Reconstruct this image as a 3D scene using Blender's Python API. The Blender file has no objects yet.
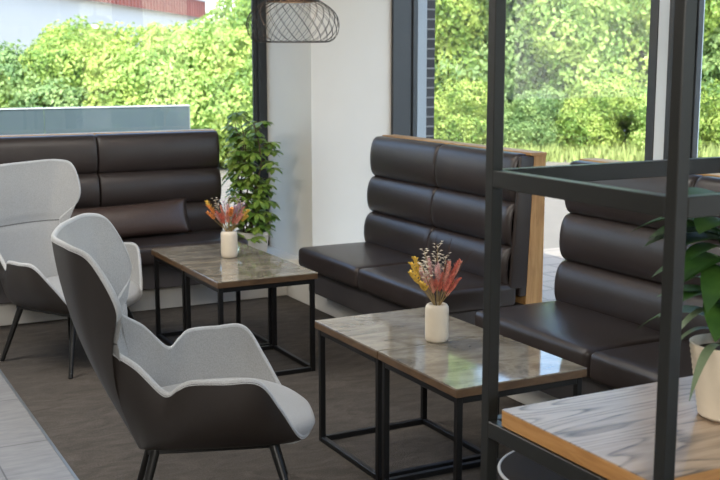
import bpy, bmesh, math, random
from mathutils import Vector, Matrix, noise
R = math.radians
PI = math.pi
rnd = random.Random(7)
scene = bpy.context.scene
COL = scene.collection

# ------------------------------------------------------------------ helpers
def lin(r, g, b):
    f = lambda c: (c/255/12.92) if c/255 <= .04045 else ((c/255+.055)/1.055)**2.4
    return (f(r), f(g), f(b), 1)

class NT:
    def __init__(s, name):
        s.m = bpy.data.materials.new(name); s.m.use_nodes = True
        s.t = s.m.node_tree; s.t.nodes.clear()
        s.out = s.n('ShaderNodeOutputMaterial')
    def n(s, typ, **kw):
        x = s.t.nodes.new(typ)
        for k, v in kw.items():
            if k in x.inputs: x.inputs[k].default_value = v
            else: setattr(x, k, v)
        return x
    def l(s, a, b): s.t.links.new(a, b)
    def bsdf(s, **kw):
        b = s.n('ShaderNodeBsdfPrincipled', **kw); s.l(b.outputs[0], s.out.inputs[0]); return b
    def coords(s, kind='Object', scale=(1, 1, 1), rot=(0, 0, 0)):
        tc = s.n('ShaderNodeTexCoord'); mp = s.n('ShaderNodeMapping')
        mp.inputs['Scale'].default_value = scale; mp.inputs['Rotation'].default_value = rot
        s.l(tc.outputs[kind], mp.inputs[0]); return mp.outputs[0]
    def noise(s, vec, scale, detail=4, rough=.5, dist=0):
        x = s.n('ShaderNodeTexNoise'); x.inputs['Scale'].default_value = scale
        x.inputs['Detail'].default_value = detail; x.inputs['Roughness'].default_value = rough
        x.inputs['Distortion'].default_value = dist
        if vec is not None: s.l(vec, x.inputs['Vector'])
        return x.outputs['Fac']
    def ramp(s, fac, stops):
        r = s.n('ShaderNodeValToRGB'); e = r.color_ramp.elements
        e[0].position, e[0].color = stops[0]; e[1].position, e[1].color = stops[-1]
        for p, c in stops[1:-1]:
            q = e.new(p); q.color = c
        s.l(fac, r.inputs[0]); return r.outputs[0]
    def bump(s, h, strength, dist=.01):
        b = s.n('ShaderNodeBump'); b.inputs['Strength'].default_value = strength
        b.inputs['Distance'].default_value = dist; s.l(h, b.inputs['Height']); return b.outputs[0]

M = {}
def plain(name, rgb, rough=.5, metal=0, spec=.5, nscale=0, namt=.06, bump=0):
    t = NT(name); b = t.bsdf(Roughness=rough, Metallic=metal)
    b.inputs['Specular IOR Level'].default_value = spec
    c = lin(*rgb)
    if nscale:
        f = t.noise(t.coords(), nscale, 5)
        k = lambda q: tuple(min(1, x*q) for x in c[:3])+(1,)
        t.l(t.ramp(f, [(.3, k(1-namt)), (.7, k(1+namt))]), b.inputs['Base Color'])
        if bump: t.l(t.bump(f, bump, .004), b.inputs['Normal'])
    else: b.inputs['Base Color'].default_value = c
    M[name] = t.m; return t.m

plain('wall_paint', (220, 215, 204), .75, nscale=3, namt=.015)
plain('plinth_paint', (222, 219, 211), .6, nscale=4, namt=.02)
plain('ceiling_paint', (238, 238, 234), .8)
plain('frame_metal', (52, 58, 63), .4, .1, nscale=5, namt=.05)
plain('frame_groove', (28, 31, 35), .5)
plain('wall_far_paint', (150, 142, 132), .8)
plain('pier_paint', (212, 222, 228), .5, nscale=4, namt=.03)
plain('reveal_paint', (150, 158, 163), .5, nscale=4, namt=.03)
plain('black_metal', (20, 21, 19), .36, 0, .45, nscale=20, namt=.06)
plain('table_metal', (22, 22, 23), .38, .3)
plain('chair_metal', (34, 34, 34), .4, .4)
plain('wire_metal', (30, 29, 29), .5, .2)
plain('seam_grey', (92, 92, 92), .9)
plain('seam_dark', (26, 22, 21), .7)
plain('ceramic', (214, 202, 182), .5, nscale=30, namt=.03)
plain('pot_white', (226, 222, 216), .5, nscale=8, namt=.02)
plain('soil', (54, 42, 32), .95, nscale=60, namt=.4, bump=.5)
plain('bark', (92, 78, 58), .9, nscale=12, namt=.3)
plain('stem_green', (88, 104, 52), .6)
plain('stem_tan', (150, 128, 84), .7)
plain('hall_white', (206, 204, 200), .8, nscale=.3, namt=.02)
plain('hall_red', (150, 84, 72), .6, nscale=2, namt=.08)
plain('rail_white', (186, 194, 200), .4)
plain('steel_grey', (130, 136, 140), .35, .5)
plain('pouf_leather', (26, 22, 20), .75, spec=.2)
plain('cushion_leather', (66, 52, 47), .4, nscale=90, namt=.1, bump=.15)
def leather(name, rgb, rough):
    t = NT(name); b = t.bsdf(Roughness=rough); co = t.coords()
    c = lin(*rgb); k = lambda q: tuple(x*q for x in c[:3])+(1,)
    t.l(t.ramp(t.noise(co, 5, 3), [(.3, k(.9)), (.7, k(1.1))]), b.inputs['Base Color'])
    v = t.n('ShaderNodeTexVoronoi'); v.inputs['Scale'].default_value = 260; t.l(co, v.inputs['Vector'])
    t.l(t.bump(v.outputs[0], .12, .002), b.inputs['Normal'])
    M[name] = t.m
leather('bench_leather', (51, 44, 42), .34)
leather('chair_leather', (36, 30, 27), .5)
leather('apron_leather', (70, 66, 66), .45)

def fabric(name, rgb):
    t = NT(name); b = t.bsdf(Roughness=.9); b.inputs['Specular IOR Level'].default_value = .2
    b.inputs['Sheen Weight'].default_value = .25
    co = t.coords(); c = lin(*rgb); k = lambda q: tuple(x*q for x in c[:3])+(1,)
    f = t.noise(co, 240, 2, .7)
    t.l(t.ramp(f, [(.3, k(.82)), (.7, k(1.15))]), b.inputs['Base Color'])
    t.l(t.bump(f, .25, .003), b.inputs['Normal']); M[name] = t.m
fabric('chair_fabric', (150, 151, 151))
fabric('chair_piping', (172, 174, 176))

def oak(name, c0, c1, c2, scale=(1.2, 14, 14), rot=(0, 0, 0), rings=False, rough=.45):
    t = NT(name); b = t.bsdf(Roughness=rough); co = t.coords(scale=scale, rot=rot)
    f = t.noise(co, 3, 8, .6, .6)
    colr = t.ramp(f, [(.3, lin(*c0)), (.5, lin(*c1)), (.72, lin(*c2))])
    if rings:
        # flat-sawn cathedral grain: contour lines of a stretched, wobbling height field
        co2 = t.coords(scale=(1.0, 6.0, 4), rot=(0, 0, R(4)))
        f2 = t.noise(co2, 1.0, 1.5, .3, .12)
        mul = t.n('ShaderNodeMath', operation='MULTIPLY'); mul.inputs[1].default_value = 17; t.l(f2, mul.inputs[0])
        fr = t.n('ShaderNodeMath', operation='FRACT'); t.l(mul.outputs[0], fr.inputs[0])
        g = t.ramp(fr.outputs[0], [(0, (0, 0, 0, 1)), (.62, (0, 0, 0, 1)), (.84, (.8, .8, .8, 1)), (.9, (1, 1, 1, 1)), (1, (0, 0, 0, 1))])
        fine = t.noise(t.coords(scale=(3, 60, 60)), 3, 4, .6)
        mm = t.n('ShaderNodeMath', operation='MULTIPLY'); t.l(g, mm.inputs[0]); t.l(t.ramp(fine, [(.35, (.35, .35, .35, 1)), (.65, (1, 1, 1, 1))]), mm.inputs[1])
        mx = t.n('ShaderNodeMix', data_type='RGBA'); t.l(mm.outputs[0], mx.inputs[0]); t.l(colr, mx.inputs[6])
        mx.inputs[7].default_value = lin(44, 28, 18); colr = mx.outputs[2]
        b.inputs['Coat Roughness'].default_value = .22
        inv = t.n('ShaderNodeMath', operation='MULTIPLY_ADD'); inv.inputs[1].default_value = -.5; inv.inputs[2].default_value = .5; t.l(mm.outputs[0], inv.inputs[0])
        t.l(inv.outputs[0], b.inputs['Coat Weight']); t.l(t.bump(mm.outputs[0], -.3, .002), b.inputs['Normal'])
    t.l(colr, b.inputs['Base Color']); M[name] = t.m
oak('oak_trim', (156, 112, 66), (184, 140, 88), (202, 162, 108), scale=(14, 14, 1.4))
oak('oak_cap', (160, 118, 72), (188, 146, 96), (204, 166, 116), scale=(2, 2, 14))
oak('oak_board', (150, 126, 102), (168, 144, 120), (180, 158, 134), rings=True, rough=.38)
oak('oak_edge', (146, 102, 54), (166, 120, 68), (180, 136, 84), scale=(2, 2, 18))
oak('bronze_edge', (70, 50, 32), (88, 66, 44), (102, 78, 54), scale=(3, 3, 8), rough=.4)

# polished stone table top
t = NT('stone_top'); b = t.bsdf(Roughness=.055); b.inputs['Specular IOR Level'].default_value = .75
co0 = t.coords('Object', scale=(1, 1.5, 1), rot=(0, 0, .5)); oi = t.n('ShaderNodeObjectInfo')
va = t.n('ShaderNodeVectorMath', operation='ADD'); sc_ = t.n('ShaderNodeVectorMath', operation='SCALE'); sc_.inputs['Scale'].default_value = 7
t.l(oi.outputs['Location'], sc_.inputs[0]); t.l(co0, va.inputs[0]); t.l(sc_.outputs[0], va.inputs[1]); co = va.outputs[0]
f = t.noise(co, 3.2, 9, .62, 1.6); f2 = t.noise(co, 9, 6, .7, .8)
c1 = t.ramp(f, [(.3, lin(96, 90, 80)), (.46, lin(124, 117, 104)), (.56, lin(146, 139, 125)), (.7, lin(106, 100, 89))])
mx = t.n('ShaderNodeMix', data_type='RGBA'); mx.blend_type = 'OVERLAY'; mx.inputs[0].default_value = .5
t.l(c1, mx.inputs[6]); t.l(t.ramp(f2, [(.3, (.36, .36, .36, 1)), (.7, (.62, .6, .58, 1))]), mx.inputs[7])
t.l(mx.outputs[2], b.inputs['Base Color']); M['stone_top'] = t.m

# carpet
t = NT('carpet'); b = t.bsdf(Roughness=1); b.inputs['Specular IOR Level'].default_value = .1
co = t.coords()
a = t.noise(t.coords(scale=(1, 2.4, 1)), 5, 5, .65, 1.2); g = t.noise(co, 130, 3, .7)
ma = t.n('ShaderNodeMath', operation='ADD'); t.l(a, ma.inputs[0]); t.l(g, ma.inputs[1])
mh = t.n('ShaderNodeMath', operation='MULTIPLY'); t.l(ma.outputs[0], mh.inputs[0]); mh.inputs[1].default_value = .5
t.l(t.ramp(mh.outputs[0], [(.34, lin(68, 64, 60)), (.5, lin(84, 79, 74)), (.66, lin(102, 96, 90))]), b.inputs['Base Color'])
t.l(t.bump(g, .7, .01), b.inputs['Normal']); M['carpet'] = t.m

# floor tiles
t = NT('floor_tile'); b = t.bsdf(Roughness=.35)
co = t.coords()
br = t.n('ShaderNodeTexBrick'); br.offset = .5; t.l(co, br.inputs['Vector'])
br.inputs['Scale'].default_value = 1; br.inputs['Brick Width'].default_value = 1.43; br.inputs['Row Height'].default_value = .717
br.inputs['Mortar Size'].default_value = .004; br.inputs['Color1'].default_value = (1, 1, 1, 1); br.inputs['Color2'].default_value = (.96, .96, .96, 1)
br.inputs['Mortar'].default_value = (.42, .41, .4, 1)
mx = t.n('ShaderNodeMix', data_type='RGBA'); mx.blend_type = 'MULTIPLY'; mx.inputs[0].default_value = 1
t.l(t.ramp(t.noise(t.coords(scale=(1, 5, 1)), 6, 6, .6), [(.3, lin(124, 124, 125)), (.7, lin(150, 150, 150))]), mx.inputs[6])
t.l(br.outputs[0], mx.inputs[7]); t.l(mx.outputs[2], b.inputs['Base Color']); M['floor_tile'] = t.m

# pavement
t = NT('paving'); b = t.bsdf(Roughness=.9)
br = t.n('ShaderNodeTexBrick'); t.l(t.coords(), br.inputs['Vector'])
br.inputs['Scale'].default_value = 1; br.inputs['Brick Width'].default_value = .6; br.inputs['Row Height'].default_value = .3
br.inputs['Mortar Size'].default_value = .012; br.inputs['Color1'].default_value = lin(150, 142, 132); br.inputs['Color2'].default_value = lin(140, 132, 123)
br.inputs['Mortar'].default_value = lin(112, 105, 98)
t.l(br.outputs[0], b.inputs['Base Color']); M['paving'] = t.m
plain('asphalt', (116, 110, 102), .95, nscale=8, namt=.08)
plain('lawn', (138, 152, 88), .95, nscale=4, namt=.25)

# brick pier outside the window
t = NT('brick'); b = t.bsdf(Roughness=.9)
br = t.n('ShaderNodeTexBrick'); t.l(t.coords(rot=(R(90), 0, 0)), br.inputs['Vector'])
br.inputs['Scale'].default_value = 1; br.inputs['Brick Width'].default_value = 3.0; br.inputs['Row Height'].default_value = .074
br.inputs['Mortar Size'].default_value = .007; br.inputs['Color1'].default_value = lin(60, 60, 62); br.inputs['Color2'].default_value = lin(50, 50, 53)
br.inputs['Mortar'].default_value = lin(120, 120, 119)
t.l(br.outputs[0], b.inputs['Base Color']); M['brick'] = t.m

# window glass: clear pane with a Fresnel reflection
t = NT('glass'); lw = t.n('ShaderNodeLayerWeight'); lw.inputs[0].default_value = .5
pw = t.n('ShaderNodeMath', operation='POWER'); pw.inputs[1].default_value = 5; t.l(lw.outputs['Facing'], pw.inputs[0])
fr = t.n('ShaderNodeMath', operation='MULTIPLY_ADD'); fr.inputs[1].default_value = .9; fr.inputs[2].default_value = .035; t.l(pw.outputs[0], fr.inputs[0])
tr = t.n('ShaderNodeBsdfTransparent'); tr.inputs[0].default_value = (.95, .97, .96, 1)
gl = t.n('ShaderNodeBsdfGlossy'); gl.inputs['Roughness'].default_value = .01
mx = t.n('ShaderNodeMixShader'); t.l(fr.outputs[0], mx.inputs[0]); t.l(tr.outputs[0], mx.inputs[1]); t.l(gl.outputs[0], mx.inputs[2])
t.l(mx.outputs[0], t.out.inputs[0]); M['glass'] = t.m
# blue-grey screen panel (tinted, nearly opaque)
t = NT('screen_glass'); b = t.bsdf(Roughness=.12); b.inputs['Base Color'].default_value = lin(84, 98, 106)
tr = t.n('ShaderNodeBsdfTransparent'); tr.inputs[0].default_value = (.7, .8, .85, 1)
mx = t.n('ShaderNodeMixShader'); mx.inputs[0].default_value = .22; t.l(b.outputs[0], mx.inputs[1]); t.l(tr.outputs[0], mx.inputs[2])
t.l(mx.outputs[0], t.out.inputs[0]); M['screen_glass'] = t.m
# warm bulb
t = NT('bulb_glow'); e = t.n('ShaderNodeEmission'); e.inputs[0].default_value = (1, .62, .32, 1); e.inputs[1].default_value = 6
t.l(e.outputs[0], t.out.inputs[0]); M['bulb_glow'] = t.m

def leafmat(name, cols, nscale, trans=.35, rough=.45):
    t = NT(name); co = t.coords()
    f = t.noise(co, nscale, 4, .7)
    c = t.ramp(f, [(.25+.5*i/(len(cols)-1), lin(*q)) for i, q in enumerate(cols)])
    b = t.n('ShaderNodeBsdfPrincipled'); b.inputs['Roughness'].default_value = rough; t.l(c, b.inputs['Base Color'])
    tl = t.n('ShaderNodeBsdfTranslucent'); t.l(c, tl.inputs[0])
    mx = t.n('ShaderNodeMixShader'); mx.inputs[0].default_value = trans
    t.l(b.outputs[0], mx.inputs[1]); t.l(tl.outputs[0], mx.inputs[2]); t.l(mx.outputs[0], t.out.inputs[0]); M[name] = t.m
leafmat('leaf_hedge', [(70, 104, 56), (130, 162, 76), (190, 206, 112), (104, 142, 74)], 1.6, .4)
leafmat('leaf_tree', [(76, 112, 62), (138, 172, 88), (196, 214, 126), (112, 150, 82)], 1.2, .4)
leafmat('leaf_blue', [(66, 98, 66), (112, 144, 88), (160, 184, 116), (92, 126, 80)], 1.4, .4)
leafmat('leaf_indoor', [(56, 92, 40), (98, 134, 58), (148, 174, 78), (222, 222, 148)], 9, .2, .35)
leafmat('leaf_dark', [(28, 58, 26), (44, 82, 32), (74, 112, 44)], 5, .2, .5)
leafmat('leaf_strap', [(86, 104, 78), (112, 130, 98), (134, 148, 116)], 5, .2, .4)

def plume(name, rgb):
    t = NT(name); b = t.bsdf(Roughness=.9); c = lin(*rgb); k = lambda q: tuple(min(1, x*q) for x in c[:3])+(1,)
    t.l(t.ramp(t.noise(t.coords(), 60, 3), [(.3, k(.7)), (.7, k(1.25))]), b.inputs['Base Color']); M[name] = t.m
PL = {'coral': (222, 130, 112), 'salmon': (230, 164, 144), 'yellow': (228, 194, 92), 'orange': (228, 152, 84), 'blush': (228, 190, 186),
      'cream': (226, 216, 196), 'lilac': (176, 146, 178), 'dark': (66, 50, 46)}
for k_, v_ in PL.items(): plume('plume_'+k_, v_)

# ------------------------------------------------------------------ mesh building
class MB:
    def __init__(s): s.bm = bmesh.new()
    def box(s, x0, x1, y0, y1, z0, z1, bev=0, seg=2):
        m = bmesh.ops.create_cube(s.bm, size=1)['verts']
        for v in m: v.co = Vector(((x0+x1)/2+v.co.x*(x1-x0), (y0+y1)/2+v.co.y*(y1-y0), (z0+z1)/2+v.co.z*(z1-z0)))
        if bev:
            es = list({e for v in m for e in v.link_edges})
            bmesh.ops.bevel(s.bm, geom=es, offset=bev, segments=seg, affect='EDGES', profile=.5)
        return s
    def tube(s, pts, r, n=8, cap=True):
        pts = [Vector(p) for p in pts]; rr = r if isinstance(r, (list, tuple)) else [r]*len(pts)
        rings = []; prev = None
        for i, p in enumerate(pts):
            d = (pts[min(i+1, len(pts)-1)]-pts[max(i-1, 0)]).normalized()
            if prev is None:
                u = d.cross(Vector((0, 0, 1)) if abs(d.z) < .9 else Vector((1, 0, 0))).normalized()
            else: u = (prev-d*prev.dot(d)).normalized()
            prev = u; w = d.cross(u)
            rings.append([s.bm.verts.new(p+(u*math.cos(2*PI*k/n)+w*math.sin(2*PI*k/n))*rr[i]) for k in range(n)])
        for a, b in zip(rings, rings[1:]):
            for k in range(n): s.bm.faces.new((a[k], a[(k+1) % n], b[(k+1) % n], b[k]))
        if cap:
            s.bm.faces.new(rings[0][::-1]); s.bm.faces.new(rings[-1])
        return s
    def lathe(s, prof, c=(0, 0, 0), n=32, capb=True, capt=False):
        rings = [[s.bm.verts.new((c[0]+r*math.cos(2*PI*k/n), c[1]+r*math.sin(2*PI*k/n), c[2]+z)) for k in range(n)] for r, z in prof]
        for a, b in zip(rings, rings[1:]):
            for k in range(n): s.bm.faces.new((a[k], a[(k+1) % n], b[(k+1) % n], b[k]))
        if capb: s.bm.faces.new(rings[0][::-1])
        if capt: s.bm.faces.new(rings[-1])
        return s
    def grid(s, P, close_u=False):
        V = [[s.bm.verts.new(p) for p in row] for row in P]
        nu = len(V)
        for i in range(nu if close_u else nu-1):
            a, b = V[i], V[(i+1) % nu]
            for j in range(len(a)-1): s.bm.faces.new((a[j], b[j], b[j+1], a[j+1]))
        return V
    def build(s, name, mat, parent=None, smooth=False, sub=0, loc=None, angle=None):
        bmesh.ops.recalc_face_normals(s.bm, faces=s.bm.faces[:])
        me = bpy.data.meshes.new(name); s.bm.to_mesh(me); s.bm.free()
        if smooth:
            for p in me.polygons: p.use_smooth = True
            if angle: me.set_sharp_from_angle(angle=R(angle))
        me.materials.append(M[mat])
        o = bpy.data.objects.new(name, me); COL.objects.link(o)
        if parent: o.parent = parent
        if loc: o.location = loc
        if sub:
            md = o.modifiers.new('s', 'SUBSURF'); md.levels = md.render_levels = sub
        return o

def tag(o, label=None, cat=None, group=None, kind=None):
    if label: o['label'] = label
    if cat: o['category'] = cat
    if group: o['group'] = group
    if kind: o['kind'] = kind
    return o
def thing(name, label, cat, loc=(0, 0, 0), rz=0, group=None):
    o = bpy.data.objects.new(name, None); COL.objects.link(o); o.empty_display_size = .1
    o.location = loc; o.rotation_euler = (0, 0, rz)
    return tag(o, label, cat, group)
def struct(name, mb, mat, **k): return tag(mb.build(name, mat, **k), kind='structure')
def copy_tree(o, loc, rz, label, group=None):
    def rec(q, par):
        c = q.copy(); COL.objects.link(c); c.parent = par
        for ch in q.children: rec(ch, c)
        return c
    c = rec(o, None); c.location = loc; c.rotation_euler = (0, 0, rz); c['label'] = label
    if group: c['group'] = group
    return c
def crom(P, n, closed=False):
    """centripetal-ish Catmull-Rom through tuples of Vectors, n samples per span"""
    out = []; N = len(P)
    for i in range(N-1):
        p0, p1, p2, p3 = P[max(i-1, 0)], P[i], P[i+1], P[min(i+2, N-1)]
        for k in range(n):
            t = k/n
            out.append(tuple(.5*((2*b)+(c-a)*t+(2*a-5*b+4*c-d)*t*t+(3*b-a-3*c+d)*t**3) for a, b, c, d in zip(p0, p1, p2, p3)))
    out.append(tuple(P[-1])); return out

# ------------------------------------------------------------------ the setting
XW = 4.09          # inner face of the right window wall
YW = 8.15          # inner face of the back window wall
struct('floor', MB().box(.985, XW, -3.5, YW, -.06, 0), 'carpet')
struct('floor_tiles', MB().box(-4, .972, -3.5, YW, -.06, .001), 'floor_tile')
struct('trim_1', MB().box(.972, .985, -3.5, YW, -.06, .004), 'steel_grey')
struct('ceiling', MB().box(-4.2, 4.5, -3.7, 8.5, 3.0, 3.1), 'ceiling_paint')
struct('wall_left', MB().box(-4.2, -4, -3.7, 8.5, -.06, 3.0), 'wall_far_paint')
struct('wall_rear', MB().box(-4, 4.5, -3.7, -3.5, -.06, 3.0), 'wall_far_paint')
w = MB(); w.box(-4, 4.5, YW, 8.5, 2.75, 3.0); w.box(-4, -1.6, YW, 8.5, -.06, 2.75); w.box(-1.6, 3.423, YW, 8.5, -.06, .27); w.box(3.58, 4.45, YW, 8.5, -.06, 2.75); w.box(3.423, 3.58, YW, YW+.05, -.06, 2.75)
struct('wall_back', w, 'wall_paint')
struct('wall_corner', MB().box(3.42, XW, 7.3, YW, -.06, 3.0), 'wall_paint')
w = MB(); w.box(XW, 4.45, -3.7, 8.5, 2.75, 3.0); w.box(XW, 4.45, -3.7, 7.3, -.06, .12); w.box(XW, 4.45, -3.7, -2.2, .12, 2.75); w.box(XW, 4.38, 7.33, 8.5, -.06, 2.75)
struct('wall_right', w, 'wall_paint')
# low white plinth under the benches, an L in plan
w = MB(); w.box(-2.5, 3.27, 7.446, YW, 0, .27, .004, 1); w.box(3.27, XW, 7.446, YW, 0, .27); w.box(3.27, XW, -.5, 7.446, 0, .235, .004, 1)
struct('trim_2', w, 'plinth_paint')

def window(name, frame, groove, pane):
    e = bpy.data.objects.new(name, None); COL.objects.link(e); tag(e, kind='structure')
    f = frame.build('window_frame', 'frame_metal', e)
    if groove: groove.build('gasket', 'frame_groove', e)
    pane.build('pane', 'glass', e)
    return e
# back window
f = MB(); f.box(3.350, 3.423, YW-.02, YW+.05, .27, 2.75, .003, 1); f.box(3.325, 3.350, YW+.0, YW+.05, .27, 2.75, .003, 1)
f.box(-1.6, 3.325, YW, YW+.05, .27, .33, .003, 1); f.box(-1.6, 3.325, YW, YW+.05, 2.68, 2.75); f.box(-1.6, -1.52, YW, YW+.14, .33, 2.68); f.box(.72, .80, YW, YW+.14, .33, 2.68)
g = MB().box(3.319, 3.325, YW+.01, YW+.04, .33, 2.68)
window('window_1', f, g, MB().box(-1.6, 3.345, YW+.020, YW+.028, .3, 2.72))
# right windows: far pane beside the column, near pane beyond the pier
def side_window(name, y0, y1):
    f = MB(); f.box(XW, 4.245, y1-.03, y1, .12, 2.75, .003, 1); f.box(4.262, 4.30, y1-.035, y1, .12, 2.75, .003, 1)
    f.box(XW+.05, 4.30, y0, y0+.03, .12, 2.75); f.box(XW+.1, 4.30, y0+.03, y1-.03, .12, .17); f.box(XW+.1, 4.30, y0+.03, y1-.03, 2.68, 2.75)
    g = MB().box(4.245, 4.262, y1-.02, y1, .12, 2.75)
    return window(name, f, g, MB().box(4.275, 4.285, y0+.01, y1-.01, .14, 2.72))
side_window('window_2', 4.525, 7.30)
side_window('window_3', 1.4, 4.36)
side_window('window_4', -2.2, 1.2)
struct('trim_3', MB().box(4.30, 4.38, 7.262, 7.33, -.06, 2.75), 'reveal_paint')
struct('wall_brick', MB().box(4.38, 4.452, 7.262, 8.5, -.06, 3.0), 'brick')
w = MB(); w.box(4.13, 4.34, 4.36, 4.48, .12, 2.75, .003, 1); struct('trim_4', w, 'pier_paint')
struct('trim_5', MB().box(4.125, 4.30, 4.48, 4.525, .12, 2.75, .003, 1), 'frame_metal')
struct('trim_6', MB().box(4.13, 4.45, 1.2, 1.4, .12, 2.75), 'frame_metal')

# ------------------------------------------------------------------ benches
def rounded_slab(x0, x1, y0, y1, z0, z1, r, crown=.012, n=10, front='x-'):
    """upholstered seat pad: bevelled box with a slightly crowned top"""
    m = MB(); m.box(x0, x1, y0, y1, z0, z1, r, 4)
    bmesh.ops.subdivide_edges(m.bm, edges=[e for e in m.bm.edges if e.calc_length() > .12], cuts=n, use_grid_fill=True)
    for v in m.bm.verts:
        u = (v.co.x-x0)/(x1-x0); w_ = (v.co.y-y0)/(y1-y0)
        if v.co.z > z1-r*1.1: v.co.z += crown*(math.sin(PI*min(1, max(0, u)))*math.sin(PI*min(1, max(0, w_))))**.6 - .004*0
    return m
def roll_mesh(y0, y1, ztop, zbot, xf_top, xf_bot, xb, e0=.014, e1=.014):
    """one horizontal padded roll; bulging front, soft rounded ends"""
    m = MB(); N = 22; rows = []; ny = 18
    zc = (ztop+zbot)/2; h = (ztop-zbot)/2
    for j in range(ny+1):
        v = j/ny
        # denser samples toward both ends
        yy = y0+(y1-y0)*(.5-.5*math.cos(PI*v))
        d, endr = (yy-y0, e0) if yy-y0 < y1-yy else (y1-yy, e1)
        k = 1 if d > endr else math.sqrt(max(0, 1-(1-d/endr)**2)); sk = .14 if endr < .02 else .18
        row = []
        for i in range(N+1):
            a = -PI/2+PI*i/N
            sz = math.copysign(abs(math.sin(a))**.9, math.sin(a)); cx = .42+.58*abs(math.cos(a))**.58
            xf = xf_bot+(xf_top-xf_bot)*(sz*.5+.5)
            hh = h*(.95+.05*k)
            row.append((xb-(xb-xf)*cx*(1-sk+sk*k), yy, zc+hh*sz))
        rows.append(row)
    m.grid(rows)
    for r_ in (0, -1):
        pass
    bm = m.bm; bmesh.ops.holes_fill(bm, edges=[e for e in bm.edges if e.is_boundary], sides=0)
    return m
def bench(label, seams, loc, rz, end_oak):
    """local frame: bench runs along +y' from seams[0] to seams[-1]; front faces -x"""
    t = thing('upholstered_bench', label, 'bench', loc, rz, 'upholstered benches along the windows')
    y0, y1 = seams[0], seams[-1]
    MB().box(.10, .76, y0+.01, y1-.01, .27, .37).build('base', 'apron_leather', t)
    MB().box(.085, .10, y0+.005, y1-.005, .185, .37, .004, 1).build('apron', 'apron_leather', t)
    for a, b in zip(seams, seams[1:]):
        rounded_slab(0, .60, a+.003, b-.003, .365, .50, .032).build('seat_cushion', 'bench_leather', t, True, angle=60)
        zs = (1.236, .962, .712, .462)
        for k in range(3):
            roll_mesh(a+(.024 if end_oak and a == y0 else .002), b-.002, zs[k]+.004, zs[k+1]-.004, .562-.026*k, .55-.026*k, .70, .022 if a == y0 else .014, .022 if b == y1 else .014).build('backrest_roll', 'bench_leather', t, True, angle=60)
    # leather faced panel behind the rolls
    m = MB(); V = [m.bm.verts.new(p) for y in (y0+.004, y1-.004) for p in ((.612, y, .42), (.70, y, .42), (.70, y, 1.215), (.652, y, 1.215))]
    m.bm.faces.new(V[0:4]); m.bm.faces.new(V[4:8][::-1])
    for k in range(4): m.bm.faces.new((V[k], V[(k+1) % 4], V[4+(k+1) % 4], V[4+k]))
    bmesh.ops.bevel(m.bm, geom=m.bm.edges[:], offset=.012, segments=3, affect='EDGES', profile=.5)
    m.build('backrest_panel', 'bench_leather', t, True, angle=60)
    if end_oak:
        # padded leather cheek closing the near end of the rolls
        m = MB(); V = [m.bm.verts.new(p) for y in (y0+.002, y0+.03) for p in ((.545, y, .47), (.70, y, .47), (.70, y, 1.226), (.598, y, 1.226))]
        m.bm.faces.new(V[0:4]); m.bm.faces.new(V[4:8][::-1])
        for k in range(4): m.bm.faces.new((V[k], V[(k+1) % 4], V[4+(k+1) % 4], V[4+k]))
        bmesh.ops.bevel(m.bm, geom=m.bm.edges[:], offset=.011, segments=3, affect='EDGES', profile=.5)
        m.build('end_pad', 'bench_leather', t, True, angle=60)
    # oak backboard: a wedge, upright behind and sloping in front
    m = MB(); V = [m.bm.verts.new(p) for y in (y0, y1) for p in ((.655, y, .37), (.77, y, .37), (.77, y, 1.228), (.69, y, 1.228))]
    bm = m.bm
    bm.faces.new(V[0:4]); bm.faces.new(V[4:8][::-1])
    for k in range(4): bm.faces.new((V[k], V[(k+1) % 4], V[4+(k+1) % 4], V[4+k]))
    m.build('backboard', 'oak_trim', t)
    MB().box(.665, .775, y0-.004, y1+.004, 1.228, 1.245, .003, 1).build('top_cap', 'oak_cap', t)
    return t
b1 = bench('dark brown leather bench beside white column with exposed oak end', (4.985, 5.845, 6.72), (3.03, 0, 0), 0, True)
b2 = bench('dark brown leather bench partly behind black steel shelving unit', (2.75, 3.645, 4.555), (3.03, 0, 0), 0, True)
# back bench: the same build turned to face the room from under the back window (runs along x)
b3 = bench('long dark leather bench under back window holding a brown cushion', (-2.88, -1.955, -.98, -.02), (0, 7.2, 0), R(90), False)

# lumbar cushion leaning on the back bench
m = MB(); rows = []
NX, NZ = 24, 12
def pil(u, v, s):
    x = -.46+.92*u; z = -.13+.26*v
    ex = 1-(2*u-1)**2; ez = 1-(2*v-1)**2
    p = (ex*ez)**.42*.065
    pinch = .018*((2*u-1)**2)*(1-(2*v-1)**2) * (1 if u > .5 else -1)
    return (x-pinch, s*p, z-.012*(1-(2*u-1)**2)*(2*v-1))
for s in (-1, 1): m.grid([[pil(i/NX, j/NZ, s) for j in range(NZ+1)] for i in range(NX+1)])
bmesh.ops.remove_doubles(m.bm, verts=m.bm.verts[:], dist=.001)
cu = m.build('lumbar_cushion', 'cushion_leather', None, True)
cu.location = (2.10, 7.575, .634); cu.rotation_euler = (R(-18), R(-2), 0)
tag(cu, 'long brown leather lumbar cushion leaning on the bench under back window', 'cushion')

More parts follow.
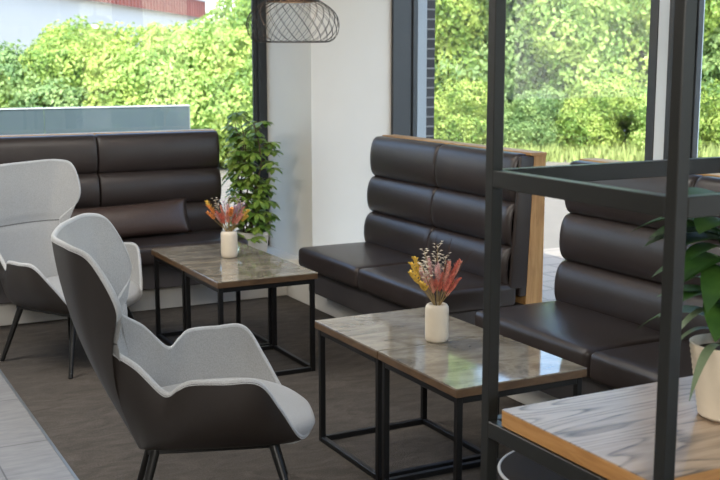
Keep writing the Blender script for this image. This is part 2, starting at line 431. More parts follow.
# ------------------------------------------------------------------ tables
def make_table(label, loc):
    t = thing('coffee_table', label, 'coffee table', loc, 0, 'square stone topped coffee tables'); s = .3; H = .576
    top = MB().box(-s, s, -s, s, H-.006, H, .0015, 1).build('tabletop', 'stone_top', t)
    MB().box(-s, s, -s, s, H-.036, H-.006, .0015, 1).build('edge_band', 'bronze_edge', top)
    g = .012; q = .0125
    for sx in (-1, 1):
        for sy in (-1, 1):
            x, y = sx*(s-g-q), sy*(s-g-q)
            MB().box(x-q, x+q, y-q, y+q, 0, H-.040, .002, 1).build('leg', 'table_metal', t)
    for nm, z0, z1 in (('upper_rail', H-.064, H-.039), ('lower_rail', 0, .025)):
        e = s-g
        for sx in (-1, 1):
            MB().box(min(sx*e, sx*(e-2*q)), max(sx*e, sx*(e-2*q)), -e+2*q, e-2*q, z0, z1, .002, 1).build(nm, 'table_metal', t)
            MB().box(-e+2*q, e-2*q, min(sx*e, sx*(e-2*q)), max(sx*e, sx*(e-2*q)), z0, z1, .002, 1).build(nm, 'table_metal', t)
    return t
t1 = make_table('empty stone topped coffee table nearest the black shelving unit', (2.385, 3.525, 0))
copy_tree(t1, (2.385, 4.133, 0), 0, 'stone topped coffee table under the vase nearest the black shelving unit')
copy_tree(t1, (2.296, 5.773, 0), 0, 'empty stone topped coffee table of the pair by the potted corner plant')
copy_tree(t1, (2.296, 6.381, 0), 0, 'stone topped coffee table under the vase closest to the potted corner plant')

# ------------------------------------------------------------------ lounge chairs
RIM = [(-.455, 0, 1.122), (-.440, .18, 1.126), (-.368, .395, 1.130), (-.285, .452, 1.085), (-.207, .418, .900), (-.262, .290, .762), (-.155, .310, .672), (-.062, .325, .577), (-.012, .357, .604), (.035, .390, .631), (.150, .412, .634), (.272, .417, .628), (.352, .357, .512), (.430, .268, .374), (.487, .128, .345), (.494, 0, .342)]
CTL = [(-.420, 0, .72), (-.412, .12, .72), (-.385, .20, .72), (-.345, .245, .70), (-.285, .27, .64), (-.245, .262, .57), (-.185, .298, .50), (-.120, .335, .42), (-.05, .372, .40), (.020, .395, .39), (.150, .418, .383), (.268, .420, .38), (.345, .36, .355), (.425, .268, .340), (.480, .123, .334), (.487, 0, .333)]
BOT = [(-.170, 0, .335), (-.170, .06, .335), (-.170, .115, .335), (-.168, .15, .335), (-.165, .175, .335), (-.160, .19, .335), (-.152, .198, .335), (-.140, .205, .335), (-.10, .215, .335), (-.05, .225, .335), (.08, .235, .335), (.20, .235, .335), (.29, .222, .335), (.36, .195, .335), (.42, .10, .335), (.43, 0, .335)]
def full(P):
    h = [Vector(p) for p in crom(P, 8)]
    return [Vector((p.x, -p.y, p.z)) for p in h[::-1]][:-1]+h
def make_chair(label, loc, rz):
    t = thing('lounge_chair', label, 'armchair', loc, rz, 'wingback lounge chairs')
    rim, ctl, bot = full(RIM), full(CTL), full(BOT); NU = len(rim); NV = 30
    O = []
    for i in range(NU):
        row = []
        for j in range(NV+1):
            v = j/NV
            row.append(bot[i]*(1-v)**2+ctl[i]*2*v*(1-v)+rim[i]*v*v)
        O.append(row)
    mid = NU//2
    I = []
    for i in range(NU):
        row = []
        back = max(0, 1-abs(i-mid)/mid/.36)
        for j in range(NV+1):
            v = j/NV; p = O[i][j]
            th = .016+.030*math.sin(PI*min(1, v*1.02))**.7*(.5+.5*back)
            if back > 0: th += back**.3*(.012*math.exp(-((p.z-.95)/.13)**2)-.014*math.exp(-((p.z-.775)/.018)**2))
            d = Vector((.10-p.x, -p.y, 0)); d.normalize()
            row.append(p+d*th)
        I.append(row)
    sm = MB(); sm.grid(O)
    bt = [sm.bm.verts.new(p) for p in bot]
    sm.bm.faces.new(bt)
    bmesh.ops.remove_doubles(sm.bm, verts=sm.bm.verts[:], dist=.0005)
    sm.build('shell', 'chair_leather', t, True, angle=50)
    im = MB(); im.grid([r_[3:] for r_ in I]); im.build('upholstery', 'chair_fabric', t, True)
    # fabric covered rim, rounding from shell to upholstery
    rm = MB(); ring = []
    for i in range(NU):
        o, n_, q = O[i][NV], I[i][NV], None
        c = (o+n_)/2; a = (o-n_)/2
        up = (O[i][NV]-O[i][NV-1]).normalized()
        ring.append([c+a*math.cos(PI*k/6)*1.12+up*(.013*math.sin(PI*k/6)) for k in range(7)])
    rm.grid(ring); rm.build('rim', 'chair_piping', t, True)
    # piping groove between shell and fabric
    pp = MB(); pp.tube([O[i][NV]-(O[i][NV]-O[i][NV-1]).normalized()*.004 for i in range(NU)], .0022, 6); pp.build('piping', 'chair_piping', t, True)
    # seat pad following the shell
    st = MB(); prof = [(-.185, .14), (-.15, .19), (-.05, .25), (.1, .315), (.28, .335), (.37, .305), (.448, .240), (.503, .125), (.514, 0.0)]
    half = [Vector((p[0], p[1], 0)) for p in prof]
    hh = [Vector(p) for p in crom(half, 5)]
    outl = hh+[Vector((p.x, -p.y, 0)) for p in hh[::-1]][1:]
    L = []
    ctr = Vector((.12, 0, 0))
    for p in outl:
        row = []
        def P(s, dz):
            q = ctr+(p-ctr)*s
            return Vector((q.x, q.y, .445-.05*max(0, (q.x-.12)/.4)**2+dz))
        zb = .352
        fy = .72+.28*max(0, min(1, (p.x-.30)/.12))
        fx = 1 if p.x > .12 else .82
        row = [Vector((ctr.x+(p.x-ctr.x)*.97*fx, p.y*fy*.96, .346)), Vector((ctr.x+(p.x-ctr.x)*fx, p.y*fy, .372))]
        row += [P(1.0, -.025), P(.985, -.009), P(.95, 0), P(.85, .006), P(.6, .012), P(.3, .015), P(.02, .016)]
        L.append(row)
    st.grid(L, close_u=True); bmesh.ops.remove_doubles(st.bm, verts=st.bm.verts[:], dist=.001)
    st.build('seat', 'chair_fabric', t, True)
    # stitched seam under the head section
    sv = []
    for i in range(mid-32, mid+33):
        for a, b_ in zip(I[i][4:], I[i][5:]):
            if (a.z-.772)*(b_.z-.772) <= 0:
                sv.append(a.lerp(b_, (.772-a.z)/(b_.z-a.z+1e-9))); break
    sq = MB(); sq.tube(sv, .0035, 6); sq.build('seam', 'seam_grey', t)
    # base frame and legs
    fr = MB(); fr.box(-.13, .36, -.205, -.165, .312, .336, .004, 1); fr.box(-.13, .36, .165, .205, .312, .336, .004, 1); fr.box(-.12, -.08, -.17, .17, .314, .336); fr.box(.31, .35, -.17, .17, .314, .336)
    fr.build('base_frame', 'chair_metal', t)
    for sy in (-1, 1):
        MB().tube([(.335, sy*.195, .33), (.428, sy*.33, 0)], [.019, .012], 14).build('leg', 'chair_metal', t, True, angle=40)
        MB().tube([(-.10, sy*.19, .33), (-.192, sy*.275, 0)], [.019, .012], 14).build('leg', 'chair_metal', t, True, angle=40)
    return t
ch = make_chair('grey wingback lounge chair seen from its dark leather back', (1.28, 3.937, 0), -.32)
copy_tree(ch, (1.362, 6.522, 0), -1.025, 'grey wingback lounge chair near the back window, showing its fabric front')

# dark pouf beyond the shelving unit
t = thing('pouf', 'round dark leather pouf with pale piping tucked under the oak shelf', 'pouf', (2.17, 2.64, 0))
MB().lathe([(.21, 0), (.235, .02), (.246, .08), (.25, .2), (.25, .43), (.248, .445)], n=48).build('body', 'chair_leather', t, True, angle=60)
MB().lathe([(.247, .447), (.240, .455), (.18, .458), (.004, .459)], n=48, capt=True).build('cushion_top', 'pouf_leather', t, True, angle=60)
m = MB(); m.tube([(.249*math.cos(a*PI/24), .249*math.sin(a*PI/24), .449) for a in range(49)], .0055, 8, False); m.build('piping', 'chair_piping', t, True)

# ------------------------------------------------------------------ steel shelving unit with an oak shelf
t = thing('shelving_unit', 'black square steel shelving frame with an oak board in it', 'shelving unit', (1.70, 1.765, 0))
W, LX, LY = .035, 1.05, .735
for x in (0, LX-W):
    for y in (0, LY-W): MB().box(x, x+W, y, y+W, 0, 2.25, .002, 1).build('post', 'black_metal', t)
for zt in (2.25, 1.457, .743):
    z0 = zt-.048
    for x in (0, LX-W): MB().box(x, x+W, W, LY-W, z0, zt-(.0005), .002, 1).build('rail', 'black_metal', t)
    for y in (0, LY-W): MB().box(W, LX-W, y, y+W, z0, zt-.0005, .002, 1).build('rail', 'black_metal', t)
bd = MB().box(.008, LX-.008, .040, .645, .789, .792).build('shelf_board', 'oak_board', t)
MB().box(.008, LX-.008, .040, .645, .744, .789, .001, 1).build('board_edge', 'oak_edge', bd)

# ------------------------------------------------------------------ leaves
def leaf(bm, base, d, up, L, Wd, droop=.25, n=5, fold=.15, peak=.8):
    """curved pointed leaf blade from base along d"""
    d = d.normalized(); side = d.cross(up)
    if side.length < 1e-4: side = d.cross(Vector((1, 0, 0)))
    side.normalize(); nn = side.cross(d).normalized()
    prev = None
    for i in range(n+1):
        u = i/n; wd = Wd*.5*(math.sin(PI*min(1, u**peak*.98+.02)))**.8 if i < n else .001
        c = base+d*L*u*(1-.12*droop*u)-Vector((0, 0, 1))*(droop*L*u*u)
        row = [bm.verts.new(c-side*wd+nn*fold*wd), bm.verts.new(c), bm.verts.new(c+side*wd+nn*fold*wd)]
        if prev:
            bm.faces.new((prev[0], prev[1], row[1], row[0])); bm.faces.new((prev[1], prev[2], row[2], row[1]))
        prev = row

# umbrella plant in white pot on the plinth corner
t = thing('umbrella_plant', 'bushy potted green plant in the corner beside the white column', 'plant', (3.075, 7.63, .27))
MB().lathe([(.085, 0), (.10, .01), (.125, .20), (.128, .215), (.122, .217), (.116, .20), (.11, .16)], n=36).build('pot', 'pot_white', t, True, angle=50)
MB().lathe([(.11, .17), (.112, .19), (.01, .196)], n=24, capb=True, capt=True).build('soil', 'soil', t)
sm = MB(); fm = MB(); r2 = random.Random(3)
for s in range(6):
    a = r2.uniform(0, 6.28); bx, by = .04*math.cos(a), .04*math.sin(a); top = r2.uniform(.85, 1.09)
    pts = [Vector((bx*(1+1.2*k/6)+.03*math.sin(k+s), by*(1+1.2*k/6)+.03*math.cos(k*1.3+s), .18+(top-.18)*k/6)) for k in range(7)]
    sm.tube(pts, [.008-.0007*k for k in range(7)], 6)
    for q in range(25):
        k = q/24*5.99; i = int(k); p = pts[i].lerp(pts[i+1], k-i)
        az = q*2.4+s+r2.uniform(-.4, .4); ln = r2.uniform(.07, .15)*(1.15-.35*q/18)
        if p.z < .28: ln *= .9
        e = p+Vector((math.cos(az)*ln, math.sin(az)*ln, r2.uniform(-.02, .09)))
        e.y = min(e.y, .23); e.x = max(-.125, min(e.x, .22))
        sm.tube([p, e], .0022, 4)
        nl = r2.choice((6, 7, 7, 8))
        out = Vector((math.cos(az), math.sin(az), 0))
        for l in range(nl):
            b_ = az+(l-(nl-1)/2)*2*PI/nl*.92
            d = Vector((math.cos(b_), math.sin(b_), r2.uniform(-.45, .1)))
            leaf(fm.bm, e, d, Vector((0, 0, 1)), r2.uniform(.06, .10), r2.uniform(.034, .046), r2.uniform(.1, .5), 5, .15, 1.5)
sm.build('stem', 'bark', t); fm.build('foliage', 'leaf_indoor', t, True)

# leafy plant on the oak shelf
t = thing('leafy_plant', 'potted broad leaved plant standing on the oak shelf board', 'plant', (2.225, 2.075, .792))
prof = [(.072, 0), (.082, .006)]
for i in range(13):
    z = .012+.178*i/12; r_ = .083+.027*(i/12)
    prof += [(r_+.0012, z), (r_-.0006, z+.007)]
prof += [(.112, .205), (.106, .207), (.102, .19), (.098, .16)]
MB().lathe(prof, n=48).build('pot', 'ceramic', t, True, angle=70)
MB().lathe([(.098, .165), (.10, .18), (.01, .186)], n=24, capt=True).build('soil', 'soil', t)
def big_leaf(az, reach, h, L, Wd, droop, mat, z0=.18):
    lm = MB(); d = Vector((math.cos(az), math.sin(az), 0))
    p0 = d*.02+Vector((0, 0, z0)); p1 = d*reach*.5+Vector((0, 0, z0+h*.75)); p2 = d*reach+Vector((0, 0, z0+h))
    lm.tube([p0, p1, p2], [.005, .004, .003], 6)
    leaf(lm.bm, p2, d+Vector((0, 0, .35)), Vector((0, 0, 1)), L, Wd, droop, 12, .2)
    lm.build('leaf', mat, t, True)
for az, reach, h, L, Wd, dr, mt in [
    (3.3, .05, .26, .22, .085, .5, 'leaf_dark'), (2.2, .06, .34, .26, .10, .45, 'leaf_dark'), (4.6, .06, .30, .24, .10, .5, 'leaf_dark'),
    (5.4, .07, .34, .26, .10, .5, 'leaf_dark'), (.9, .07, .36, .26, .11, .4, 'leaf_dark'), (1.6, .05, .30, .24, .10, .5, 'leaf_dark'),
    (3.9, .04, .18, .22, .09, .6, 'leaf_dark'), (2.8, .04, .16, .20, .085, .6, 'leaf_dark'), (.2, .06, .25, .22, .09, .5, 'leaf_dark'),
    (4.2, .02, .38, .20, .09, .3, 'leaf_dark'), (5.9, .05, .14, .2, .08, .6, 'leaf_dark'), (5.0, .05, .1, .17, .075, .7, 'leaf_dark'),
    (2.95, .04, .12, .19, .032, .8, 'leaf_strap'), (2.55, .05, .06, .17, .03, 1.0, 'leaf_strap'), (3.35, .06, .03, .16, .03, 1.1, 'leaf_strap'), (3.9, .06, .02, .15, .03, 1.0, 'leaf_strap'), (4.6, .05, .03, .14, .028, .9, 'leaf_strap')]:
    big_leaf(az, reach, h, L, Wd, dr, mt)
for az, reach, h, dr in [(2.3, .04, .40, .3), (2.7, .05, .33, .4), (3.1, .03, .42, .3), (3.5, .05, .36, .35), (3.9, .04, .40, .3), (4.3, .05, .30, .4), (4.7, .04, .38, .3), (2.5, .03, .24, .5), (3.3, .04, .26, .5), (4.1, .04, .22, .5), (3.7, .03, .14, .6), (2.9, .02, .30, .4), (4.5, .03, .16, .6)]:
    big_leaf(az, reach, h, .215, .115, dr, 'leaf_dark')
r9 = random.Random(4)
for k in range(16):
    big_leaf(k*2.4+.3, r9.uniform(.03, .07), r9.uniform(.06, .34), r9.uniform(.17, .25), r9.uniform(.075, .105), r9.uniform(.35, .7), 'leaf_dark')

# ------------------------------------------------------------------ vases with dried flowers
def vase(label, loc):
    prof = [(.036, 0), (.044, .003), (.049, .012), (.0505, .03), (.0505, .135), (.049, .15), (.043, .160), (.038, .163), (.034, .160), (.034, .150), (.042, .13), (.044, .02), (.002, .012)]
    o = MB().lathe(prof, n=40, capt=True).build('vase', 'ceramic', None, True, angle=70); o.location = loc
    return tag(o, label, 'vase', 'white ceramic vases on the tables')
def flower(kind, tilt, az, L, where, loc, r3):
    d = Vector((math.sin(tilt)*math.cos(az), math.sin(tilt)*math.sin(az), math.cos(tilt)))
    words = {'coral': 'feathery coral red dried plume', 'salmon': 'feathery salmon pink dried plume', 'yellow': 'yellow dried flower spike', 'orange': 'orange dried flower spike',
             'blush': 'pale pink fluffy grass head', 'cream': 'cream white dried flower sprig', 'lilac': 'muted lilac dried sprig', 'dark': 'thin dark brown dried twig'}[kind]
    t = thing('dried_flower_stem', words+' in the vase '+where, 'dried flower', loc, 0, kind+' dried stems in the vase '+where)
    mouth = Vector((d.x*.014/max(.2, math.sin(tilt)+.1), d.y*.014/max(.2, math.sin(tilt)+.1), .155))
    base = Vector((-mouth.x*.8, -mouth.y*.8, .03))
    ax = [base, mouth]
    for k in range(1, 6): ax.append(mouth+d*L*k/5+Vector((0, 0, -.02*(k/5)**2*math.sin(tilt)))+Vector((r3.uniform(-.003, .003), r3.uniform(-.003, .003), 0)))
    MB().tube(ax, .0016, 5).build('stem', 'plume_dark' if kind == 'dark' else 'stem_tan', t)
    pm = MB(); a0, a1 = ax[3], ax[6]
    def along(u):
        k = u*3; i = min(2, int(k)); return ax[3+i].lerp(ax[4+i], k-i)
    if kind in ('coral', 'salmon'):
        for q in range(70):
            u = q/69; p = along(u*.98); r_ = .024*(1-u)**.6+.006
            b_ = q*2.4; o = Vector((math.cos(b_), math.sin(b_), .9)).normalized()
            leaf(pm.bm, p, o+d*.6, d, r_*r3.uniform(.9, 1.5), .0095, .1, 2)
    elif kind in ('yellow', 'orange'):
        for q in range(26):
            u = .45+.55*q/25; p = along(u); b_ = q*2.4
            o = Vector((math.cos(b_), math.sin(b_), .5)).normalized()
            leaf(pm.bm, p, o+d*.5, d, .024*r3.uniform(.8, 1.2), .016, .0, 3, .5)
    elif kind == 'blush':
        for q in range(90):
            u = .3+.7*q/89; p = along(u); b_ = q*2.4; s = math.sin(PI*(q/89)**.8)
            o = Vector((math.cos(b_), math.sin(b_), .4)).normalized()
            leaf(pm.bm, p, o+d*.5, d, .008+.014*s, .0055, 0, 2)
    elif kind in ('cream', 'lilac'):
        for q in range(16):
            u = .3+.7*q/15; p = along(u); b_ = q*2.4+.5
            e = p+Vector((math.cos(b_), math.sin(b_), .7)).normalized()*r3.uniform(.012, .028)
            pm.tube([p, e], .0008, 3)
            for l in range(5):
                g_ = l*2*PI/5; leaf(pm.bm, e, Vector((math.cos(g_), math.sin(g_), .3)), d, .009, .007, 0, 2)
    else:
        for q in range(9):
            u = .2+.8*q/8; p = along(u); b_ = q*2.4
            e = p+(Vector((math.cos(b_), math.sin(b_), .3))*.5+d).normalized()*r3.uniform(.02, .045)
            pm.tube([p, e], [.0011, .0005], 4)
    pm.build('flower_head', 'plume_'+kind, t)
def bouquet(loc, where, spec, seed):
    r3 = random.Random(seed)
    for kind, tilt, az, L in spec: flower(kind, tilt*1.12, az, L*1.08, where, loc, r3)
# azimuth is measured in the room's plan; view axis runs towards about 62 degrees
IR, IL, AW, TW = R(-28), R(152), R(62), R(242)
v1 = (2.384, 3.850, .576); v2 = (2.33, 6.165, .576)
vase('white ceramic vase on the table seam nearest black shelving', v1)
vase('white ceramic vase on the table close to the potted corner plant', v2)
bouquet(v1, 'on the near table', [
    ('coral', .34, IR, .205), ('coral', .42, IR+.5, .17), ('coral', .20, TW, .16), ('coral', .52, IR-.4, .15), ('coral', .08, IR, .13),
    ('salmon', .30, IL, .17), ('salmon', .16, IL+.5, .12), ('salmon', .5, IR, .10), ('yellow', .44, IL, .19), ('yellow', .54, IL+.3, .17), ('yellow', .40, IR, .10), ('yellow', .40, IL-.5, .20), 
    ('blush', .12, IL, .19), ('blush', .22, TW, .18), ('blush', .05, AW, .17), ('blush', .28, IL-.6, .14), ('cream', .16, IL, .225), ('cream', .06, AW, .24), ('cream', .26, AW, .2), ('cream', .36, IL+.8, .2),
    ('coral', .30, IR+.9, .185), ('coral', .46, IR-.9, .17), ('salmon', .40, IR+.2, .2), ('salmon', .22, IR-.6, .19), ('blush', .20, IR, .15), ('blush', .34, IL+.2, .16), ('yellow', .56, IL+.7, .13), ('cream', .12, IR+.3, .2),
    ('dark', .02, IL, .25), ('dark', .14, IR, .255), ('dark', .3, AW+.4, .24), ('dark', .42, IR-.2, .23)], 5)
bouquet(v2, 'on the far table', [
    ('orange', .52, IL, .18), ('orange', .64, IL+.3, .16), ('orange', .40, TW+.3, .16), ('coral', .40, IL, .14), ('coral', .30, IL+.5, .12), ('coral', .25, IR, .11), ('coral', .5, IL-.3, .12),
    ('yellow', .55, IL-.3, .21), ('yellow', .58, IR, .16), ('yellow', .7, IR+.3, .13), ('salmon', .42, IR, .17), ('salmon', .30, TW, .14), ('salmon', .55, IR-.4, .14), ('blush', .15, IR, .15), ('blush', .3, IR+.5, .17), ('blush', .2, TW, .17),
    ('blush', .45, IL+.2, .13), ('blush', .08, TW, .13), ('salmon', .2, IL+.3, .16), ('coral', .48, IR+.2, .12), ('lilac', .36, IR-.3, .18),
    ('lilac', .1, IL, .18), ('lilac', .22, IR, .20), ('cream', .04, AW, .2), ('cream', .30, IL, .2), ('cream', .34, IR, .19), ('dark', .16, AW, .2)], 9)

# ------------------------------------------------------------------ pendant lamp
t = thing('pendant_lamp', 'black wire mesh pendant lamp hanging in front of white column', 'lamp', (2.65, 5.90, 1.865))
KP = [(.205, 0), (.235, .012), (.262, .05), (.270, .10), (.258, .15), (.225, .19), (.18, .222), (.15, .24)]
kp = crom([Vector((a, 0, b_)) for a, b_ in KP], 6)
def prof_at(u):
    k = u*(len(kp)-1); i = min(len(kp)-2, int(k)); a, b_ = kp[i], kp[i+1]; f_ = k-i
    return a[0]+(b_[0]-a[0])*f_, a[2]+(b_[2]-a[2])*f_
m = MB(); NW = 28
for s in (-1, 1):
    for k in range(NW):
        pts = []
        for q in range(25):
            u = q/18; r_, z = prof_at(u); a = 2*PI*k/NW+s*u*.95
            pts.append((r_*math.cos(a), r_*math.sin(a), z))
        m.tube(pts, .0014, 4, False)
for u, rr in ((0, .0022), (1, .003)):
    r_, z = prof_at(u); m.tube([(r_*math.cos(a*PI/32), r_*math.sin(a*PI/32), z) for a in range(65)], rr, 6, False)
m.build('wire_shade', 'wire_metal', t)
MB().lathe([(.150, .23), (.157, .232), (.157, .25), (.14, .29), (.09, .312), (.03, .32), (.012, .33), (.012, .345)], n=40, capb=False, capt=True).build('cap', 'wire_metal', t, True, angle=40)
MB().lathe([(.02, .318), (.02, .295), (.018, .29)], n=20, capb=True, capt=True).build('bulb_socket', 'wire_metal', t, True, angle=40)
MB().lathe([(.003, .240), (.018, .243), (.026, .255), (.026, .268), (.018, .285), (.014, .292)], n=24, capt=True).build('bulb', 'bulb_glow', t, True)
MB().tube([(0, 0, .32), (0, 0, 1.11)], .004, 8).build('cord', 'wire_metal', t)
MB().lathe([(.05, 1.11), (.05, 1.125), (.045, 1.135)], n=24, capt=True).build('ceiling_rose', 'wire_metal', t)
ld = bpy.data.lights.new('bulb_light', 'POINT'); ld.energy = 4; ld.color = (1, .6, .35); ld.shadow_soft_size = .03
lo = bpy.data.objects.new('bulb_light', ld); COL.objects.link(lo); lo.parent = t; lo.location = (0, 0, .225)

# ------------------------------------------------------------------ outside
struct('ground', MB().box(-30, 60, 8.5, 80, -.14, -.06), 'asphalt')
struct('pavement', MB().box(4.5, 60, -30, 8.5, -.14, -.06), 'paving')

# glass screen outside the back window
t = thing('glass_screen', 'bluish glass screen with pale top rail outside the back window', 'screen', (0, 11, -.06))
for x0 in (-2.25, -.75, .75, 2.25):
    MB().box(x0+.002, x0+1.498, -.006, .006, .12, 1.355).build('glass_panel', 'screen_glass', t)
MB().box(-2.25, 3.75, -.015, .015, 1.355, 1.371, .004, 1).build('top_rail', 'rail_white', t)
MB().box(-2.25, 3.75, -.02, .02, .08, .12).build('bottom_rail', 'rail_white', t)
for x0 in (-2.25, 3.742): MB().box(x0-.006, x0+.006, -.012, .012, 0, 1.34).build('post', 'steel_grey', t)

# white hall with a red corrugated fascia, far behind the hedge
ang = math.atan2(59.687-44.97, 21.084-11.237)
t = thing('hall_building', 'long white hall with red corrugated fascia behind the hedge', 'building', (21.084, 59.687, -.06), ang)
MB().box(-48, 0, 0, 14, 0, 4.3).build('wall', 'hall_white', t)
m = MB()
n_ = 96
for k in range(n_):
    x = -48+48.2*k/n_; m.box(x, x+48.2/n_*.62, -.34, -.24, 4.25, 5.15)
MB().box(-48, .2, -.25, 14.2, 4.25, 5.15).build('fascia_backing', 'hall_white', t)
m.build('roof_fascia', 'hall_red', t)
MB().box(-48, .25, -.4, 14.3, 5.15, 5.25).build('roof_edge', 'hall_white', t)
# shrubs and trees: crowns of real leaf blades
def crown_mesh(name, lobes, n, size, seed, mat):
    r4 = random.Random(seed); m = MB(); bm = m.bm
    tot = sum(l[3]*l[4] for l in lobes)
    for (cx, cy, cz, rx, rz) in lobes:
        for k in range(int(n*rx*rz/tot)):
            d = Vector((r4.gauss(0, 1), r4.gauss(0, 1), r4.gauss(0, 1))).normalized()
            q = r4.uniform(.55, 1)**.5
            nz = 1+.28*noise.noise(d*2.3+Vector((seed, cx, cz)))
            p = Vector((cx+d.x*rx*q*nz, cy+d.y*rx*q*nz, cz+d.z*rz*q*nz))
            if p.z < .03: continue
            o = (d+Vector((r4.uniform(-.9, .9), r4.uniform(-.9, .9), r4.uniform(-.7, .7)))).normalized()
            s = size*r4.uniform(.65, 1.35)
            side = o.cross(Vector((r4.uniform(-1, 1), r4.uniform(-1, 1), r4.uniform(-1, 1)))).normalized(); up = o.cross(side)
            a = [p-up*s*.5, p+side*s*.34+o*s*.1, p+up*s*.6, p-side*s*.34+o*s*.1]
            bm.faces.new([bm.verts.new(v) for v in a])
    me = bpy.data.meshes.new(name); bm.to_mesh(me); bm.free(); me.materials.append(M[mat]); return me
SH = []
for sd, mat in ((1, 'leaf_hedge'), (2, 'leaf_tree'), (3, 'leaf_hedge'), (4, 'leaf_blue')):
    r5 = random.Random(sd*11)
    lobes = [(r5.uniform(-.7, .7), r5.uniform(-.5, .5), r5.uniform(.5, 1.75), r5.uniform(.55, .85), r5.uniform(.5, .72)) for _ in range(8)]+[(0, 0, .7, .95, .75)]
    SH.append(crown_mesh('shrub_crown', lobes, 22000, .075, sd, mat))
TR = []
for sd, mat in ((5, 'leaf_tree'), (6, 'leaf_hedge'), (7, 'leaf_blue')):
    r5 = random.Random(sd*13)
    lobes = [(r5.uniform(-1.2, 1.2), r5.uniform(-.9, .9), r5.uniform(1.0, 4.8), r5.uniform(.8, 1.15), r5.uniform(.7, 1.0)) for _ in range(15)]+[(0, 0, 1.0, 1.1, 1.0)]
    TR.append(crown_mesh('tree_crown', lobes, 36000, .10, sd, mat))
def trunk(h, r_, seed):
    r6 = random.Random(seed); m = MB()
    m.tube([(0, 0, 0), (.04, .02, h*.4), (-.03, .05, h*.8)], [r_, r_*.75, r_*.4], 8)
    for k in range(4):
        a = k*1.6+seed; m.tube([(.02, .02, h*(.3+.1*k)), (.5*math.cos(a), .5*math.sin(a), h*(.5+.12*k))], [r_*.5, r_*.2], 6)
    return m
def plant_out(name, me, x, y, sc, rz, label, cat, group, h, r_, tall=1.0):
    t = thing(name, label, cat, (x, y, -.06), rz, group); t.scale = (sc, sc, sc*tall)
    o = bpy.data.objects.new('foliage', me); COL.objects.link(o); o.parent = t
    trunk(h, r_, int(x*7) % 9).build('trunk', 'bark', t)
gl = 'leafy green hedge shrub outside the back window, below the white hall'
for i, (x, y, sc, tl) in enumerate([(.4, 20.6, 1.05, 1.0), (1.7, 20.1, 1.0, .95), (2.9, 19.7, 1.0, .94), (4.0, 19.0, .98, .95), (5.0, 18.7, 1.0, .97), (6.0, 18.2, 1.05, 1.06), (7.0, 18.0, 1.05, 1.08), (3.5, 20.8, 1.0, .96), (5.4, 20.0, 1.05, 1.02), (7.6, 19.6, 1.2, 1.05), (6.2, 19.6, 1.1, 1.08)]):
    plant_out('hedge_shrub', SH[i % 4], x, y, sc, i*1.7, gl, 'shrub', 'hedge shrubs outside the back window', 1.4, .05, tl)
gt = 'tall leafy green tree outside the back window beside its dark frame'
for i, (x, y, sc, tl) in enumerate([(8.75, 18.2, .78, 1.25), (9.9, 19.6, .9, 1.1)]):
    plant_out('tree', TR[i % 3], x, y, sc, i*2.1, gt, 'tree', 'tall trees beyond the back window frame', 3.6, .09, tl)
gr = 'leafy bright green tree outside the right hand windows'
k = 0
for (x, y) in [(9.6, 20.4), (11.3, 19.6), (12.8, 18.9), (14.2, 18.1), (15.6, 17.3), (17.0, 16.5), (18.4, 15.7), (19.8, 14.6), (12.2, 21.6), (14.6, 20.6), (17.2, 19.4), (19.4, 17.8)]:
    far = k >= 8
    plant_out('tree', TR[k % 3], x, y, 1.0+(.25 if far else 0), k*1.3, gr, 'tree', 'trees outside the right windows', 3.6, .09, 1.0+.06*(k % 3)); k += 1
gs = 'low green shrub at the foot of the trees outside the right windows'
for i, (x, y, sc) in enumerate([(10.4, 18.6, .62), (11.6, 18.0, .7), (12.7, 17.3, .6), (13.7, 16.7, .66), (14.9, 16.0, .62), (16.2, 15.5, .7)]):
    plant_out('low_shrub', SH[(i+1) % 4], x, y, sc, i*1.1, gs, 'shrub', 'low shrubs under the trees', .75, .03)
# strip of long grass before the trees
m = MB(); r7 = random.Random(21)
for k in range(5200):
    u = r7.random(); x = 9.6+7.6*u; y = 18.4-3.9*u+r7.uniform(-1.0, 1.3)
    h = r7.uniform(.12, .34); a = r7.uniform(0, 6.28); c, s = math.cos(a)*.03, math.sin(a)*.03
    vs = [m.bm.verts.new(p) for p in ((x-c, y-s, -.06), (x+c, y+s, -.06), (x+r7.uniform(-.1, .1), y+r7.uniform(-.1, .1), -.06+h))]
    m.bm.faces.new(vs)
tag(m.build('grass', 'lawn'), 'pale long grass growing along the foot of the trees', 'grass', kind='stuff')

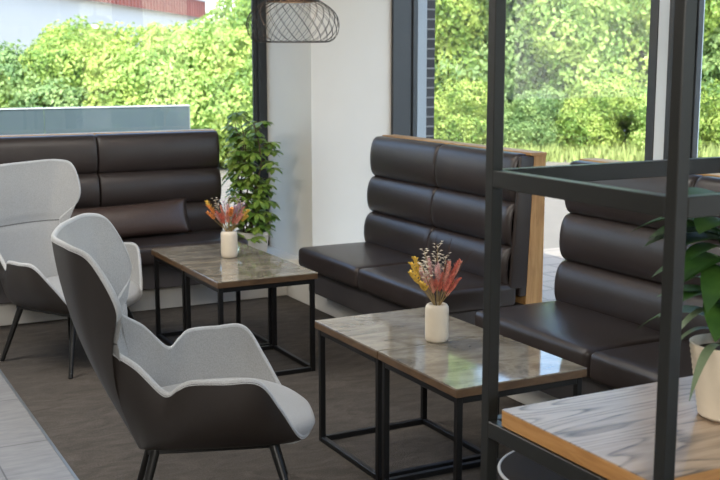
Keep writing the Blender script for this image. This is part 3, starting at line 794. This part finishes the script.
# ------------------------------------------------------------------ light
world = bpy.data.worlds.new('sky'); scene.world = world; world.use_nodes = True
nt = world.node_tree; bg = nt.nodes['Background']
sk = nt.nodes.new('ShaderNodeTexSky'); sk.sky_type = 'NISHITA'; sk.sun_disc = False; sk.sun_elevation = R(52); sk.sun_rotation = R(200); sk.dust_density = 2.0
nt.links.new(sk.outputs[0], bg.inputs[0]); bg.inputs[1].default_value = .62
sd = bpy.data.lights.new('sun', 'SUN'); sd.energy = 6.4; sd.angle = R(.6); sd.color = (1, .95, .86)
so = bpy.data.objects.new('sun', sd); COL.objects.link(so)
so.rotation_euler = Vector((.42, .56, -.72)).to_track_quat('-Z', 'Y').to_euler()
def area(name, loc, size, power, color, target=None):
    a = bpy.data.lights.new(name, 'AREA'); a.shape = 'RECTANGLE'; a.size, a.size_y = size; a.energy = power; a.color = color
    o = bpy.data.objects.new(name, a); COL.objects.link(o); o.location = loc
    if target: o.rotation_euler = (Vector(target)-Vector(loc)).to_track_quat('-Z', 'Y').to_euler()
    return o
area('ceiling_fill', (2.0, 5.0, 2.97), (1.6, 1.0), 26, (1, .95, .88))  # all these overhead lights are unseen fill, added to brighten the interior
area('ceiling_fill', (-.4, 5.9, 2.97), (1.6, 1.0), 70, (1, .95, .88))
area('ceiling_fill', (-.4, 2.2, 2.97), (1.6, 1.0), 24, (1, .95, .88))
area('ceiling_fill', (-1.6, -1.2, 2.97), (1.6, 1.0), 30, (1, .95, .88))
area('rear_fill', (-.6, -1.6, 2.85), (1.2, .4), 120, (1, .95, .88), (1.4, 7.4, .1))  # unseen soft fill added at the rear to brighten the bench plinth

# ------------------------------------------------------------------ camera
cd = bpy.data.cameras.new('camera'); co_ = bpy.data.objects.new('camera', cd); COL.objects.link(co_)
cd.sensor_width = 36; cd.lens = 1090.55/720*36; cd.clip_end = 300
F = Vector((.45779, .87439, -.16085)); Rt = Vector((.88586, -.46394, -.00074)); U = Rt.cross(F)
mw = Matrix((Rt, U, -F)).transposed().to_4x4(); mw.translation = (0, 0, 1.7483); co_.matrix_world = mw
cd.dof.use_dof = True; cd.dof.focus_distance = 4.6; cd.dof.aperture_fstop = 5.6
scene.camera = co_
scene.view_settings.view_transform = 'Standard'; scene.view_settings.look = 'None'
scene.view_settings.gamma = 1; scene.view_settings.use_curve_mapping = False
scene.view_settings.exposure = .35
scene.cycles.max_bounces = 10; scene.cycles.transparent_max_bounces = 12; scene.cycles.use_denoising = True
